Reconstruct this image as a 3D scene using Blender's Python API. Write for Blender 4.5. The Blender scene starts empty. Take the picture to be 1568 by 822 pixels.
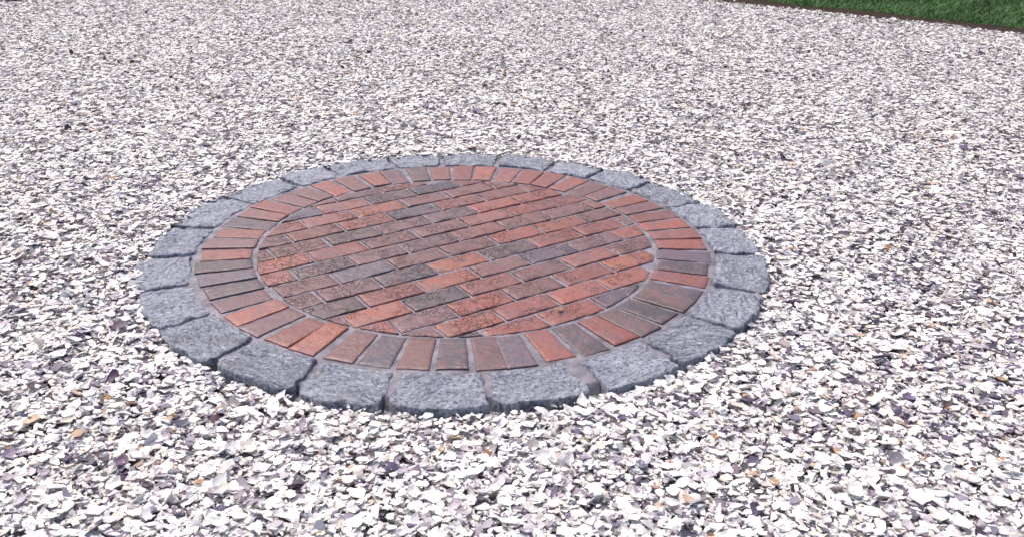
import bpy, math, random
import numpy as np
from mathutils import Matrix, Vector, noise
random.seed(7); rng=np.random.default_rng(11)
S=bpy.context.scene
S.view_settings.view_transform='Standard'; S.view_settings.look='None'; S.view_settings.exposure=0

# ---------------- camera ----------------
D,CH,PITCH,YAW,ROLL=3.2135,1.3385,0.4201,0.0624,0.0137
LENS=1462.57/1568*36
fw=Vector((math.sin(YAW)*math.cos(PITCH),math.cos(YAW)*math.cos(PITCH),-math.sin(PITCH)))
rt=Vector((math.cos(YAW),-math.sin(YAW),0)); up=rt.cross(fw)
rt2=rt*math.cos(ROLL)+up*math.sin(ROLL); up2=-rt*math.sin(ROLL)+up*math.cos(ROLL)
cd=bpy.data.cameras.new("camera"); cam=bpy.data.objects.new("camera",cd); S.collection.objects.link(cam)
M=Matrix((rt2,up2,-fw)).transposed().to_4x4(); M.translation=Vector((0,-D,CH)); cam.matrix_world=M
cd.lens=LENS; cd.sensor_width=36; cd.clip_start=0.05; cd.clip_end=2000; S.camera=cam
cd.dof.use_dof=True; cd.dof.focus_distance=3.3; cd.dof.aperture_fstop=9.0

# ---------------- light ----------------
SE,SR=math.radians(58),math.radians(-35)
w=bpy.data.worlds.new("World"); S.world=w; w.use_nodes=True
nt=w.node_tree; sky=nt.nodes.new("ShaderNodeTexSky"); sky.sky_type='NISHITA'; sky.sun_disc=False
sky.sun_elevation=SE; sky.sun_rotation=SR; sky.air_density=1.0; sky.dust_density=4.5; sky.ozone_density=1.1
bg=nt.nodes["Background"]; bg.inputs[1].default_value=0.15; nt.links.new(sky.outputs[0],bg.inputs[0])
sd=bpy.data.lights.new("sun","SUN"); sd.energy=2.9; sd.angle=math.radians(40); sd.color=(1,.935,.885)
so=bpy.data.objects.new("sun",sd); S.collection.objects.link(so)
sv=Vector((math.sin(SR)*math.cos(SE),math.cos(SR)*math.cos(SE),math.sin(SE)))
so.rotation_euler=sv.to_track_quat('Z','Y').to_euler(); so.location=(0,0,20)

# ---------------- helpers ----------------
def mesh_np(name,V,F,cols=None,mat=None,smooth=False,parent=None):
    me=bpy.data.meshes.new(name)
    nl=sum(f.size for f in F); nf=sum(len(f) for f in F)
    me.vertices.add(len(V)); me.vertices.foreach_set("co",np.ascontiguousarray(V,dtype=np.float32).ravel())
    me.loops.add(nl); me.loops.foreach_set("vertex_index",np.concatenate([f.ravel() for f in F]).astype(np.int32))
    me.polygons.add(nf)
    tot=np.concatenate([np.full(len(f),f.shape[1]) for f in F]); st=np.concatenate([[0],np.cumsum(tot)[:-1]])
    me.polygons.foreach_set("loop_start",st.astype(np.int32)); me.polygons.foreach_set("loop_total",tot.astype(np.int32))
    me.polygons.foreach_set("use_smooth",np.full(nf,smooth,dtype=bool))
    me.update(calc_edges=True)
    if cols:
        for n,c in cols.items():
            a=me.attributes.new(n,'FLOAT_COLOR','POINT')
            c4=np.ones((len(V),4),np.float32); c4[:,:3]=c; a.data.foreach_set("color",c4.ravel())
    o=bpy.data.objects.new(name,me); S.collection.objects.link(o)
    if mat: me.materials.append(mat)
    if parent: o.parent=parent
    return o
class NT:
    def __init__(s,name,rough=.7,spec=.5):
        s.m=bpy.data.materials.new(name); s.m.use_nodes=True; s.t=s.m.node_tree; s.b=s.t.nodes["Principled BSDF"]
        s.b.inputs["Roughness"].default_value=rough; s.b.inputs["Specular IOR Level"].default_value=spec
    def n(s,t,**k):
        x=s.t.nodes.new(t)
        for a,b in k.items():
            if a.startswith("i_"): x.inputs[a[2:].replace("_"," ")].default_value=b
            else: setattr(x,a,b)
        return x
    def l(s,a,b): s.t.links.new(a,b)
    def noise(s,vec,scale,detail=4,rough=.55,dist=0):
        x=s.n("ShaderNodeTexNoise"); x.inputs["Scale"].default_value=scale; x.inputs["Detail"].default_value=detail
        x.inputs["Roughness"].default_value=rough; x.inputs["Distortion"].default_value=dist
        if vec is not None: s.l(vec,x.inputs["Vector"])
        return x.outputs[0]
    def ramp(s,fac,pts):
        r=s.n("ShaderNodeValToRGB"); e=r.color_ramp.elements
        while len(e)<len(pts): e.new(.5)
        for q,(p,c) in zip(e,pts):
            q.position=p; q.color=(c,c,c,1) if not isinstance(c,tuple) else (*c,1)
        s.l(fac,r.inputs[0]); return r.outputs[0]
    def mix(s,fac,a,b,mode='MIX'):
        x=s.n("ShaderNodeMix",data_type='RGBA',blend_type=mode)
        for i,v in ((0,fac),(6,a),(7,b)):
            if hasattr(v,"is_linked"): s.l(v,x.inputs[i])
            elif i==0: x.inputs[0].default_value=v
            else: x.inputs[i].default_value=(*v,1)
        return x.outputs[2]
    def bump(s,h,dist,strength=1,prev=None):
        x=s.n("ShaderNodeBump"); x.inputs["Strength"].default_value=strength; x.inputs["Distance"].default_value=dist
        s.l(h,x.inputs["Height"])
        if prev is not None: s.l(prev,x.inputs["Normal"])
        return x.outputs[0]
    def attr(s,n):
        return s.n("ShaderNodeAttribute",attribute_name=n)
    def coord(s): return s.n("ShaderNodeTexCoord").outputs["Object"]

# ---------------- materials ----------------
def mat_brick(name,wrinkle):
    k=NT(name,.45,.5); col=k.attr("Col").outputs["Color"]; off=k.attr("Off").outputs["Vector"]
    v=k.n("ShaderNodeVectorMath",operation='ADD'); k.l(k.coord(),v.inputs[0]); k.l(off,v.inputs[1]); v=v.outputs[0]
    n1=k.noise(v,11,4,.6); n2=k.noise(v,42,4,.6); n3=k.noise(v,240,3,.7)
    c=k.mix(k.ramp(n1,[(.42,0.0),(.68,.6)]),col,(.17,.105,.135))
    c=k.mix(k.ramp(n2,[(.5,0.0),(.68,.4)]),c,(.34,.115,.08))
    c=k.mix(k.ramp(n2,[(.32,.5),(.46,0.0)]),c,(.10,.055,.06))
    c=k.mix(k.ramp(n3,[(.34,.4),(.46,0.0)]),c,(.06,.04,.045))
    c=k.mix(k.ramp(k.noise(v,30,6,.8),[(.61,0.0),(.70,.4)]),c,(.38,.31,.37))
    k.l(c,k.b.inputs["Base Color"])
    k.l(k.ramp(n1,[(.35,.26),(.65,.55)]),k.b.inputs["Roughness"])
    h=k.bump(n2,.005,.7); h=k.bump(n3,.0012,.6,h)
    if wrinkle:
        vo=k.n("ShaderNodeTexVoronoi",feature='DISTANCE_TO_EDGE'); vo.inputs["Scale"].default_value=30
        ad=k.n("ShaderNodeVectorMath",operation='MULTIPLY_ADD'); nn=k.n("ShaderNodeTexNoise"); nn.inputs["Scale"].default_value=30
        k.l(v,nn.inputs["Vector"]); k.l(nn.outputs[1],ad.inputs[0]); ad.inputs[1].default_value=(.08,.08,.08); k.l(v,ad.inputs[2])
        k.l(ad.outputs[0],vo.inputs["Vector"])
        cr=k.ramp(vo.outputs["Distance"],[(0.0,0.0),(.07,1.0)])
        msk=k.ramp(k.noise(v,7,2),[(.46,0.0),(.54,1.0)])
        hh=k.mix(msk,(1,1,1),cr)
        h=k.bump(hh,.003,.9,h)
        c2=k.mix(k.ramp(hh,[(0.0,.5),(1.0,0.0)]),c,(.07,.04,.05)); k.l(c2,k.b.inputs["Base Color"])
    k.l(h,k.b.inputs["Normal"]); return k.m
m_brick=mat_brick("wet_clay_brick",True); m_sold=mat_brick("wet_soldier_brick",False)

k=NT("grey_granite",.55,.45); col=k.attr("Col").outputs["Color"]; off=k.attr("Off").outputs["Vector"]
v=k.n("ShaderNodeVectorMath",operation='ADD'); k.l(k.coord(),v.inputs[0]); k.l(off,v.inputs[1]); v=v.outputs[0]
rv=k.n("ShaderNodeVectorRotate",rotation_type='Z_AXIS'); k.l(v,rv.inputs[0]); so_=k.n("ShaderNodeSeparateXYZ"); k.l(off,so_.inputs[0]); k.l(so_.outputs[2],rv.inputs["Angle"])
n1=k.noise(v,95,4,.8); n2=k.noise(v,14,5,.6); mp=k.n("ShaderNodeMapping"); k.l(rv.outputs[0],mp.inputs[0]); mp.inputs["Scale"].default_value=(1,3.2,1)
n3=k.noise(mp.outputs[0],15,7,.78,1.4)
c=k.mix(k.ramp(n3,[(.39,.9),(.48,0.0)]),col,(.12,.14,.20))
c=k.mix(k.ramp(n3,[(.54,0.0),(.61,.65)]),c,(.68,.69,.77))
c=k.mix(k.ramp(n1,[(.39,.9),(.48,0.0)]),c,(.07,.08,.12))
c=k.mix(k.ramp(n1,[(.56,0.0),(.65,.75)]),c,(.74,.75,.82))
c=k.mix(k.ramp(n2,[(.54,0.0),(.70,.4)]),c,(.34,.29,.28))
k.l(c,k.b.inputs["Base Color"])
h=k.bump(n3,.014,1); h=k.bump(n1,.002,1,h); k.l(h,k.b.inputs["Normal"]); m_gran=k.m

k=NT("mortar",.55,.4); v=k.coord(); n1=k.noise(v,18,5); n2=k.noise(v,220,4,.75)
c=k.mix(k.ramp(n1,[(.32,0.0),(.62,1.0)]),(.12,.11,.135),(.31,.285,.34)); c=k.mix(k.ramp(n2,[(.38,.7),(.50,0.0)]),c,(.06,.055,.07))
k.l(c,k.b.inputs["Base Color"]); k.l(k.bump(n2,.002,.8,k.bump(n1,.004,.6)),k.b.inputs["Normal"]); m_mort=k.m

k=NT("clam_shell",.55,.3); a=k.attr("Col").outputs["Color"]; v=k.coord()
k.l(a,k.b.inputs["Base Color"]); k.l(k.bump(k.noise(v,240,2,.6),.0012,.5),k.b.inputs["Normal"]); m_shell=k.m

k=NT("shell_ground",.8,.3); v=k.coord()
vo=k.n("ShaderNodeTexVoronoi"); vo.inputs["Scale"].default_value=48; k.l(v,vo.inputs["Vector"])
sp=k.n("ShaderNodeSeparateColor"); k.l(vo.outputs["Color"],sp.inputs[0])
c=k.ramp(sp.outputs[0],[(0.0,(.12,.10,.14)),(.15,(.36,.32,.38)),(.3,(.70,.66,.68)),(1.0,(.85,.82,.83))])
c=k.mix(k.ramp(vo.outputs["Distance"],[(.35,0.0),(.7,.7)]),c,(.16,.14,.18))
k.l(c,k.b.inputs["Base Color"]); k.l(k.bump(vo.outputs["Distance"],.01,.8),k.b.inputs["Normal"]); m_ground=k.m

k=NT("lawn_soil",.9,.2); v=k.coord(); n=k.noise(v,6,6,.6); c=k.mix(n,(.03,.065,.02),(.06,.12,.04)); k.l(c,k.b.inputs["Base Color"])
k.l(k.bump(k.noise(v,90,4),.02,.8),k.b.inputs["Normal"]); m_lawn=k.m
k=NT("grass_blade",.6,.25); k.l(k.attr("Col").outputs["Color"],k.b.inputs["Base Color"]); m_blade=k.m
k=NT("soil",.9,.2); v=k.coord(); n=k.noise(v,30,6,.7); k.l(k.mix(n,(.025,.018,.015),(.10,.065,.05)),k.b.inputs["Base Color"]); k.l(k.bump(n,.03,.9),k.b.inputs["Normal"]); m_soil=k.m
k=NT("leaf",.5,.4); k.l(k.attr("Col").outputs["Color"],k.b.inputs["Base Color"]); m_leaf=k.m
k=NT("asphalt",.85,.3); v=k.coord(); n=k.noise(v,200,3,.7); k.l(k.mix(n,(.03,.028,.04),(.10,.09,.12)),k.b.inputs["Base Color"]); m_asph=k.m

# ---------------- slab builder ----------------
def smooth_closed(P,it):
    for _ in range(it): P=.5*P+.25*(np.roll(P,1,0)+np.roll(P,-1,0))
    return P
def resample(P,step):
    out=[]
    for i in range(len(P)):
        a=P[i];b=P[(i+1)%len(P)];n=max(1,int(round(np.linalg.norm(b-a)/step)))
        for j in range(n): out.append(a+(b-a)*j/n)
    return np.array(out)
def slabs(name,items,mat,parent,step,rnd,bev,amp,nscale,rings,tilt,zb,jit):
    VV=[];FQ=[];FT=[];CO=[];OF=[];base=0
    for poly,col,zt in items:
        P=smooth_closed(resample(np.array(poly,float),step),rnd); n=len(P)
        c=P.mean(0); off=np.array([random.uniform(-9,9) for _ in range(3)])
        T=np.roll(P,-1,0)-np.roll(P,1,0); T/=np.linalg.norm(T,axis=1)[:,None]+1e-9; N=np.stack([-T[:,1],T[:,0]],1)
        if np.sum(N*(c-P))<0: N=-N
        jn=np.array([noise.noise(Vector((p[0]*35+off[0],p[1]*35,off[1])))*1.0+.6*noise.noise(Vector((p[0]*120+off[0],p[1]*120,off[1]))) for p in P])
        P=P+N*(jit*(jn+.3))[:,None]
        tx,ty=random.gauss(0,tilt),random.gauss(0,tilt)
        def top(Q,drop):
            z=np.array([noise.noise(Vector((q[0]*nscale+off[0],q[1]*nscale+off[1],off[2])))+.5*noise.noise(Vector((q[0]*nscale*2.7+off[1],q[1]*nscale*2.7,off[2]))) for q in Q])*amp
            return zt+z-drop+(Q[:,0]-c[0])*tx+(Q[:,1]-c[1])*ty
        R=[]
        R.append(np.column_stack([P-N*bev*.3,np.full(n,zb)]))
        R.append(np.column_stack([P,top(P,bev*1.1)]))
        Q=P+N*bev*.35; R.append(np.column_stack([Q,top(Q,bev*.4)]))
        Q0=P+N*bev; R.append(np.column_stack([Q0,top(Q0,bev*.06)]))
        for s in rings:
            Q=c+(Q0-c)*s; R.append(np.column_stack([Q,top(Q,0)]))
        cc=np.column_stack([c[None],top(c[None],0)])
        V=np.concatenate(R+[cc]); i=np.arange(n); j=(i+1)%n
        ar=np.sum(P[:,0]*np.roll(P[:,1],-1)-np.roll(P[:,0],-1)*P[:,1])
        for r in range(len(R)-1):
            q=np.stack([base+r*n+i,base+r*n+j,base+(r+1)*n+j,base+(r+1)*n+i],1)
            FQ.append(q if ar>0 else q[:,::-1])
        q=np.stack([base+(len(R)-1)*n+i,base+(len(R)-1)*n+j,np.full(n,base+len(R)*n)],1)
        FT.append(q if ar>0 else q[:,::-1])
        VV.append(V);CO.append(np.tile(col,(len(V),1)));OF.append(np.tile(off,(len(V),1)));base+=len(V)
    return mesh_np(name,np.concatenate(VV),[np.concatenate(FQ),np.concatenate(FT)],{"Col":np.concatenate(CO),"Off":np.concatenate(OF)},mat,True,parent)

patio=bpy.data.objects.new("round_brick_patio",None); S.collection.objects.link(patio)
RI,RS,RO=.716,.913,1.10
PAL=[(.31,.09,.065),(.25,.08,.065),(.35,.11,.07),(.18,.08,.075),(.27,.10,.085),(.17,.09,.10),(.22,.07,.055),(.32,.095,.07),(.20,.095,.095)]
DK=[(.11,.09,.12),(.11,.075,.075),(.08,.065,.075)]
def bcol(pd):
    c=np.array(random.choice(DK) if random.random()<pd else random.choice(PAL)); return c*random.uniform(.8,1.15)
def clip(poly,circ):
    out=poly
    for i in range(len(circ)):
        a=circ[i];b=circ[(i+1)%len(circ)]; e=b-a; inp=out; out=[]
        if not inp: return []
        f=lambda p:e[0]*(p[1]-a[1])-e[1]*(p[0]-a[0])
        for j in range(len(inp)):
            p=inp[j];q=inp[(j+1)%len(inp)];fp,fq=f(p),f(q)
            if fp>=0: out.append(p)
            if (fp>=0)!=(fq>=0): out.append(p+(q-p)*fp/(fp-fq))
    return out
th=np.linspace(0,2*math.pi,73)[:-1]; circ=np.stack([np.cos(th),np.sin(th)],1)*(RI-.007)
ang=math.radians(30.5); ca,sa=math.cos(ang),math.sin(ang); items=[]
PL,PW=.208,.1035
for r in range(-8,9):
    for q in range(-5,6):
        g=random.uniform(.0034,.0056); g2=random.uniform(.0034,.0052)
        x0=q*PL+(PL/2 if r%2 else 0)+random.uniform(-.001,.001)+.03; y0=r*PW+.02+random.uniform(-.001,.001)
        x1=x0+PL-2*g;y1=y0+PW-2*g2
        R=[np.array(p) for p in ((x0,y0),(x1,y0),(x1,y1),(x0,y1))]
        R=[np.array((ca*p[0]-sa*p[1],sa*p[0]+ca*p[1])) for p in R]
        C=clip(R,circ)
        if len(C)<3: continue
        C=np.array(C); 
        keep=[C[0]]
        for p in C[1:]:
            if np.linalg.norm(p-keep[-1])>.006: keep.append(p)
        if np.linalg.norm(keep[0]-keep[-1])<.006: keep.pop()
        if len(keep)<3: continue
        C=np.array(keep)
        A=.5*abs(np.sum(C[:,0]*np.roll(C[:,1],-1)-np.roll(C[:,0],-1)*C[:,1]))
        if A<.0012: continue
        items.append((C,bcol(.12),random.uniform(-.0012,.0012)))
slabs("centre_bricks",items,m_brick,patio,.01,0,.0028,.0022,16,(.8,.6,.4,.2),.008,-.04,.0018)
items=[];N=52;a0=.03
for i in range(N):
    a=a0+2*math.pi*(i+.5)/N+random.gauss(0,.006)
    wi=(2*math.pi*(RI+.008)/N)/2-random.uniform(.004,.006); wo=(2*math.pi*RS/N)/2-random.uniform(.006,.010)
    ri=RI+random.uniform(.002,.011); ro=RS-random.uniform(.000,.016); tw=random.gauss(0,.012)
    u=np.array((math.cos(a),math.sin(a))); t=np.array((-u[1],u[0]))
    C=[u*ri-t*wi,u*ro-t*(wo-tw*.2),u*ro+t*(wo+tw*.2),u*ri+t*wi]
    deg=math.degrees(a)%360
    items.append((np.array(C),bcol(.42 if 235<deg<330 else .2),random.uniform(-.001,.002)))
slabs("soldier_course_bricks",items,m_sold,patio,.01,0,.0028,.0012,12,(.8,.6,.4,.2),.008,-.04,.0016)
JA=[290.3,274.5,259.6,245.9,230,215.2,199.9,185.1,169.2,151.1,135.5,122.6,107,93.7,79.2,64.6,52.2,38.1,22.8,8,353,336,320.5,305.3]
items=[]
for i in range(24):
    hi=JA[i];lo=JA[(i+1)%24]
    if lo>hi: lo-=360
    g=lambda d:(.018 if abs(d%360-290.3)<.1 else random.uniform(.003,.010))
    gh,gl=g(hi),g(lo)
    rin=RS+random.uniform(.004,.016); ro=RO+random.uniform(-.012,.010)
    P=lambda r,d,gg:np.array((math.cos(math.radians(d)+gg/r),math.sin(math.radians(d)+gg/r)))*r
    mid=(hi+lo)/2; cut=lambda:random.uniform(.006,.034)
    C=[P(rin,lo,gl+random.uniform(0,.010)),P(ro-cut(),lo,gl),P(ro-.004,lo,gl+cut()),P(ro+random.uniform(-.006,.008),mid,random.uniform(-.03,.03)),
       P(ro-.004,hi,-gh-cut()),P(ro-cut(),hi,-gh),P(rin,hi,-gh-random.uniform(0,.010)),P(rin,mid,0)]
    b=random.uniform(.82,1.15); col=np.array((.37,.39,.47))*b
    items.append((np.array(C),col,random.uniform(-.002,.005)))
slabs("granite_cobble_border",items,m_gran,patio,.010,1,.0045,.009,13,(.93,.84,.74,.62,.5,.35,.18),.012,-.09,.010)
rr=np.linspace(0,1.07,75); tt=np.linspace(0,2*math.pi,301)[:-1]; V=[];
for r in rr:
    for t in tt:
        x,y=r*math.cos(t),r*math.sin(t); z=-.0042+.002*noise.noise(Vector((x*20,y*20,0)))+.001*noise.noise(Vector((x*70,y*70,0)))
        if r>RS+.02: z-=.005
        if r>1.05: z=-.09
        V.append((x,y,z))
n=300; F=[]
for a in range(len(rr)-1):
    i=np.arange(n);j=(i+1)%n; F.append(np.stack([a*n+i,(a+1)*n+i,(a+1)*n+j,a*n+j],1))
mesh_np("mortar_bed",np.array(V),[np.concatenate(F)],None,m_mort,True,patio)

# ---------------- ground ----------------
def sheet(name,pts,z,mat):
    V=np.array([(p[0],p[1],z) for p in pts]); return mesh_np(name,V,[np.arange(len(pts))[None]],None,mat)
sheet("ground",[(-600,-600),(600,-600),(600,600),(-600,600)],-.042,m_ground)
A=np.array((2.48,5.91));B=np.array((4.56,4.31)); e=(B-A)/np.linalg.norm(B-A); nn=np.array((-e[1],e[0])); 
if nn[1]<0: nn=-nn
def lp(s,t): return A+e*s+nn*t
def edge_w(s): return .04*math.sin(s*1.7)+.02*math.sin(s*4.1+1)
ss=np.linspace(-14,14,113)
Vl=[];n=len(ss)
for s in ss:
    for t,z in ((-.05,-.05),(.0,-.005),(.05,.012),(40,.012)):
        p=lp(s,t+(edge_w(s) if t<1 else 0)); Vl.append((p[0],p[1],z))
Fl=[(i*4+k,(i+1)*4+k,(i+1)*4+k+1,i*4+k+1) for i in range(n-1) for k in range(3)]
lawn=mesh_np("lawn",np.array(Vl),[np.array(Fl)[:, ::-1]],None,m_lawn)
Vs=[];
for s in ss:
    for t,z in ((-.09,-.045),(-.05,-.008),(.03,.022),(.07,.010)):
        p=lp(s,t+edge_w(s)+.02*math.sin(s*13)); Vs.append((p[0],p[1],z+.004*math.sin(s*31)))
mesh_np("soil_edge",np.array(Vs),[np.array(Fl)[:, ::-1]],None,m_soil)
NB=110000
s=rng.uniform(-3,5,NB); t=rng.uniform(.02,4.2,NB)+np.array([edge_w(q) for q in s])
p=A+s[:,None]*e+t[:,None]*nn; h=rng.uniform(.025,.06,NB); a=rng.uniform(0,6.28,NB); wd=.0035
lean=rng.normal(0,.03,(NB,2)); d=np.stack([np.cos(a),np.sin(a)],1)*wd
V=np.zeros((NB,5,3)); V[:,0,:2]=p-d;V[:,1,:2]=p+d; V[:,2,:2]=p+d*.7+lean*.4;V[:,3,:2]=p-d*.7+lean*.4;V[:,4,:2]=p+lean*1.2
V[:,:2,2]=.005;V[:,2:4,2]=(h*.6)[:,None];V[:,4,2]=h
b=np.arange(NB)*5
pt=np.array([noise.noise(Vector((q[0]*2.5,q[1]*2.5,1))) for q in p])[:,None]
cl=np.array((.085,.19,.065))*rng.uniform(.6,1.4,(NB,1))*(1+.7*pt)+rng.uniform(0,.03,(NB,1))*np.array((1,.7,0))
o=mesh_np("grass",V.reshape(-1,3),[np.stack([b,b+1,b+2,b+3],1),np.stack([b+3,b+2,b+4],1)],{"Col":np.repeat(cl,5,0)},m_blade)
sheet("asphalt_road",[(-4.02,5.60),(-3.77,5.76),(-7,14),(-30,14),(-30,2.6)],.004,m_asph)

# ---------------- shell gravel ----------------
C0=np.array((0,-D)); 
def sample(dens,z0,z1,marg):
    xm=.56*z1+marg; x=rng.uniform(-xm,xm,int(dens*2*xm*(z1-z0)/math.cos(PITCH)))
    z=rng.uniform(z0,z1,len(x)); dd=(z-CH*math.sin(PITCH))/math.cos(PITCH)
    k=np.abs(x)<.55*z+marg; x,dd=x[k],dd[k]
    f=np.array((math.sin(YAW),math.cos(YAW))); r=np.array((rt.x,rt.y))
    return C0+dd[:,None]*f+x[:,None]*r
def keep(p):
    r=np.hypot(p[:,0],p[:,1]); fr=np.clip((-p[:,1])/.9,0,1)
    k=(r>1.088+.022*fr+rng.normal(0,1,len(r))*(.014-.009*fr))
    t=(p-A)@nn; k&=t<-.03+rng.normal(0,.02,len(t))
    return p[k]
def palette(N,P):
    pn=np.array([noise.noise(Vector((p[0]*2.2,p[1]*2.2,3)))+.6*noise.noise(Vector((p[0]*7,p[1]*7,5))) for p in P])
    u=np.clip(rng.random(N)*.98+.01+pn*.07,0,1); c=np.empty((N,3))
    cats=[(.60,(.87,.84,.825),.035),(.76,(.79,.715,.65),.06),(.85,(.50,.45,.485),.08),(.945,(.20,.17,.23),.06),(.984,(.09,.07,.10),.02),(1.01,(.52,.36,.25),.08)]
    lo=0
    for hi,col,sd in cats:
        k=(u>=lo)&(u<hi); c[k]=np.array(col)+rng.normal(0,sd,(k.sum(),1))+rng.normal(0,.012,(k.sum(),3)); lo=hi
    return np.clip(c,.03,.9)
def flakes(P,K,lod,size,zspread):
    N=len(P); 
    ang=(np.arange(K)[None]+rng.uniform(-.46,.46,(N,K)))*2*math.pi/K
    rad=rng.uniform(.55,1.18,(N,K)); L=np.minimum(size*np.exp(rng.normal(0,.38,N)),.028); asp=rng.uniform(.38,.92,N)
    cur=rng.uniform(.05,.40,N)*np.where(rng.random(N)<.65,1,-1)
    x=np.cos(ang)*rad;y=np.sin(ang)*rad*asp[:,None]
    def lev(f,thk=0):
        return np.stack([x*f,y*f,-(cur[:,None]*f*f*(x*x+y*y))-thk],2)*L[:,None,None]
    parts=[np.zeros((N,1,3))]
    if lod>=2: parts.append(lev(.55))
    parts.append(lev(1.0))
    if lod>=1: 
        q=lev(1.0); q[:,:,2]-=rng.uniform(.0012,.003,N)[:,None]; q[:,:,:2]*=.97; parts.append(q)
    V=np.concatenate(parts,1); nv=V.shape[1]
    tl=np.abs(rng.normal(0,.23,N)); tl=np.where(rng.random(N)<.09,rng.uniform(.4,1.25,N),tl)
    ax=rng.uniform(0,2*math.pi,N); yw=rng.uniform(0,2*math.pi,N)
    c,s=np.cos(yw),np.sin(yw); X=V[:,:,0]*c[:,None]-V[:,:,1]*s[:,None]; Y=V[:,:,0]*s[:,None]+V[:,:,1]*c[:,None]; Z=V[:,:,2]
    kx,ky=np.cos(ax)[:,None],np.sin(ax)[:,None]; ct,st=np.cos(tl)[:,None],np.sin(tl)[:,None]
    dot=kx*X+ky*Y
    X2=X*ct+ky*Z*st+kx*dot*(1-ct); Y2=Y*ct-kx*Z*st+ky*dot*(1-ct); Z2=Z*ct+(kx*Y-ky*X)*st
    r=np.hypot(P[:,0],P[:,1])
    und=np.array([noise.noise(Vector((p[0]*1.3,p[1]*1.3,0))) for p in P])*.006
    fr=np.clip((-P[:,1])/1.2,0,1); g=-.013-.018*fr; g=np.where(r>1.6,-.013-.018*fr*np.clip(2.6-r,0,1),g)
    g=g+np.where(r<1.10,.006*(1-fr),0)
    zz=g+und+zspread*rng.random(N)
    V=np.stack([X2+P[:,0:1],Y2+P[:,1:2],np.maximum(Z2+zz[:,None],-.041)],2).reshape(-1,3)
    col=palette(N,P); cv=np.repeat(col[:,None,:],nv,1)
    st_=(rng.random(N)<.3)[:,None]; m=np.clip((V.reshape(N,nv,3)[:,:,0]-P[:,0:1])/L[:,None]*rng.choice([-1,1],(N,1)),0,1)*st_*.7
    cv=(cv*(1-m[:,:,None])+m[:,:,None]*np.array((.28,.23,.31))).reshape(-1,3)
    b=(np.arange(N)*nv)[:,None]; i=np.arange(K)[None]; j=(i+1)%K; FF=[];o=1
    FF.append(np.stack([np.broadcast_to(b,(N,K)),b+o+i,b+o+j],2).reshape(-1,3)); quads=[]
    if lod>=2:
        quads.append(np.stack([b+o+i,b+o+K+i,b+o+K+j,b+o+j],2).reshape(-1,4)); o+=K
    if lod>=1: quads.append(np.stack([b+o+i,b+o+K+i,b+o+K+j,b+o+j],2).reshape(-1,4))
    return V,FF[0],quads,cv
VV=[];FT=[];FQ=[];CC=[];base=0;info=[]
zones=[(3600,1.7,2.9,.4,6,2,.0160,.020),(2600,1.7,2.9,.4,8,2,.0150,.020),(5000,1.7,2.9,.4,5,1,.0065,.020),
       (5800,2.9,4.6,.5,6,1,.0146,.017),(3000,2.9,4.6,.5,5,0,.007,.018),
       (5600,4.6,7.2,.6,6,0,.0143,.014),(4000,7.2,11.0,.7,5,0,.0158,.013)]
for dn,z0,z1,mg,K,lod,sz,zs in zones:
    P=keep(sample(dn,z0,z1,mg)); V,t,q,c=flakes(P,K,lod,sz,zs); info.append(len(P))
    FT.append(t+base); FQ+= [x+base for x in q]; VV.append(V);CC.append(c);base+=len(V)
mesh_np("shell_gravel",np.concatenate(VV),[np.concatenate(FT),np.concatenate(FQ)],{"Col":np.concatenate(CC)},m_shell,False)

# ---------------- fallen leaves ----------------
pts=[]
for _ in range(44):
    p=(random.uniform(-1.3,1.5),random.uniform(-1.9,-1.0)); 
    if math.hypot(*p)>1.12: pts.append((p[0],p[1],-.004,.009))
for _ in range(30):
    p=(random.uniform(-3,3.5),random.uniform(-1,4)); 
    if math.hypot(*p)>1.15: pts.append((p[0],p[1],.003,.010))
pts+=[(.32,-.55,.004,.010),(-.2,-.62,.004,.008),(.55,-.45,.004,.008),(-.1,-.4,.004,.006)]
for _ in range(25):
    q=lp(random.uniform(-1,4),random.uniform(.2,3)); pts.append((q[0],q[1],.05,.03))
V=[];F=[];C=[]
for x,y,z,s in pts:
    s*=random.uniform(.6,1.4); a=random.uniform(0,6.28); b=len(V); col=random.choice([(.50,.20,.05),(.45,.30,.08),(.26,.11,.06),(.55,.38,.25),(.14,.15,.05),(.22,.12,.08)])
    tz=random.uniform(-.3,.3)
    for u,vv in ((-1,0),(-.5,.45),(.2,.55),(1,0),(.2,-.5),(-.5,-.45)):
        X=u*math.cos(a)-vv*math.sin(a);Y=u*math.sin(a)+vv*math.cos(a); V.append((x+X*s,y+Y*s,z+s*(.35*abs(vv)+.25*u*tz)+.002)); C.append(col)
    F+= [(b,b+1,b+2,b+3),(b,b+3,b+4,b+5)]
mesh_np("fallen_leaves",np.array(V),[np.array(F)],{"Col":np.array(C)},m_leaf)
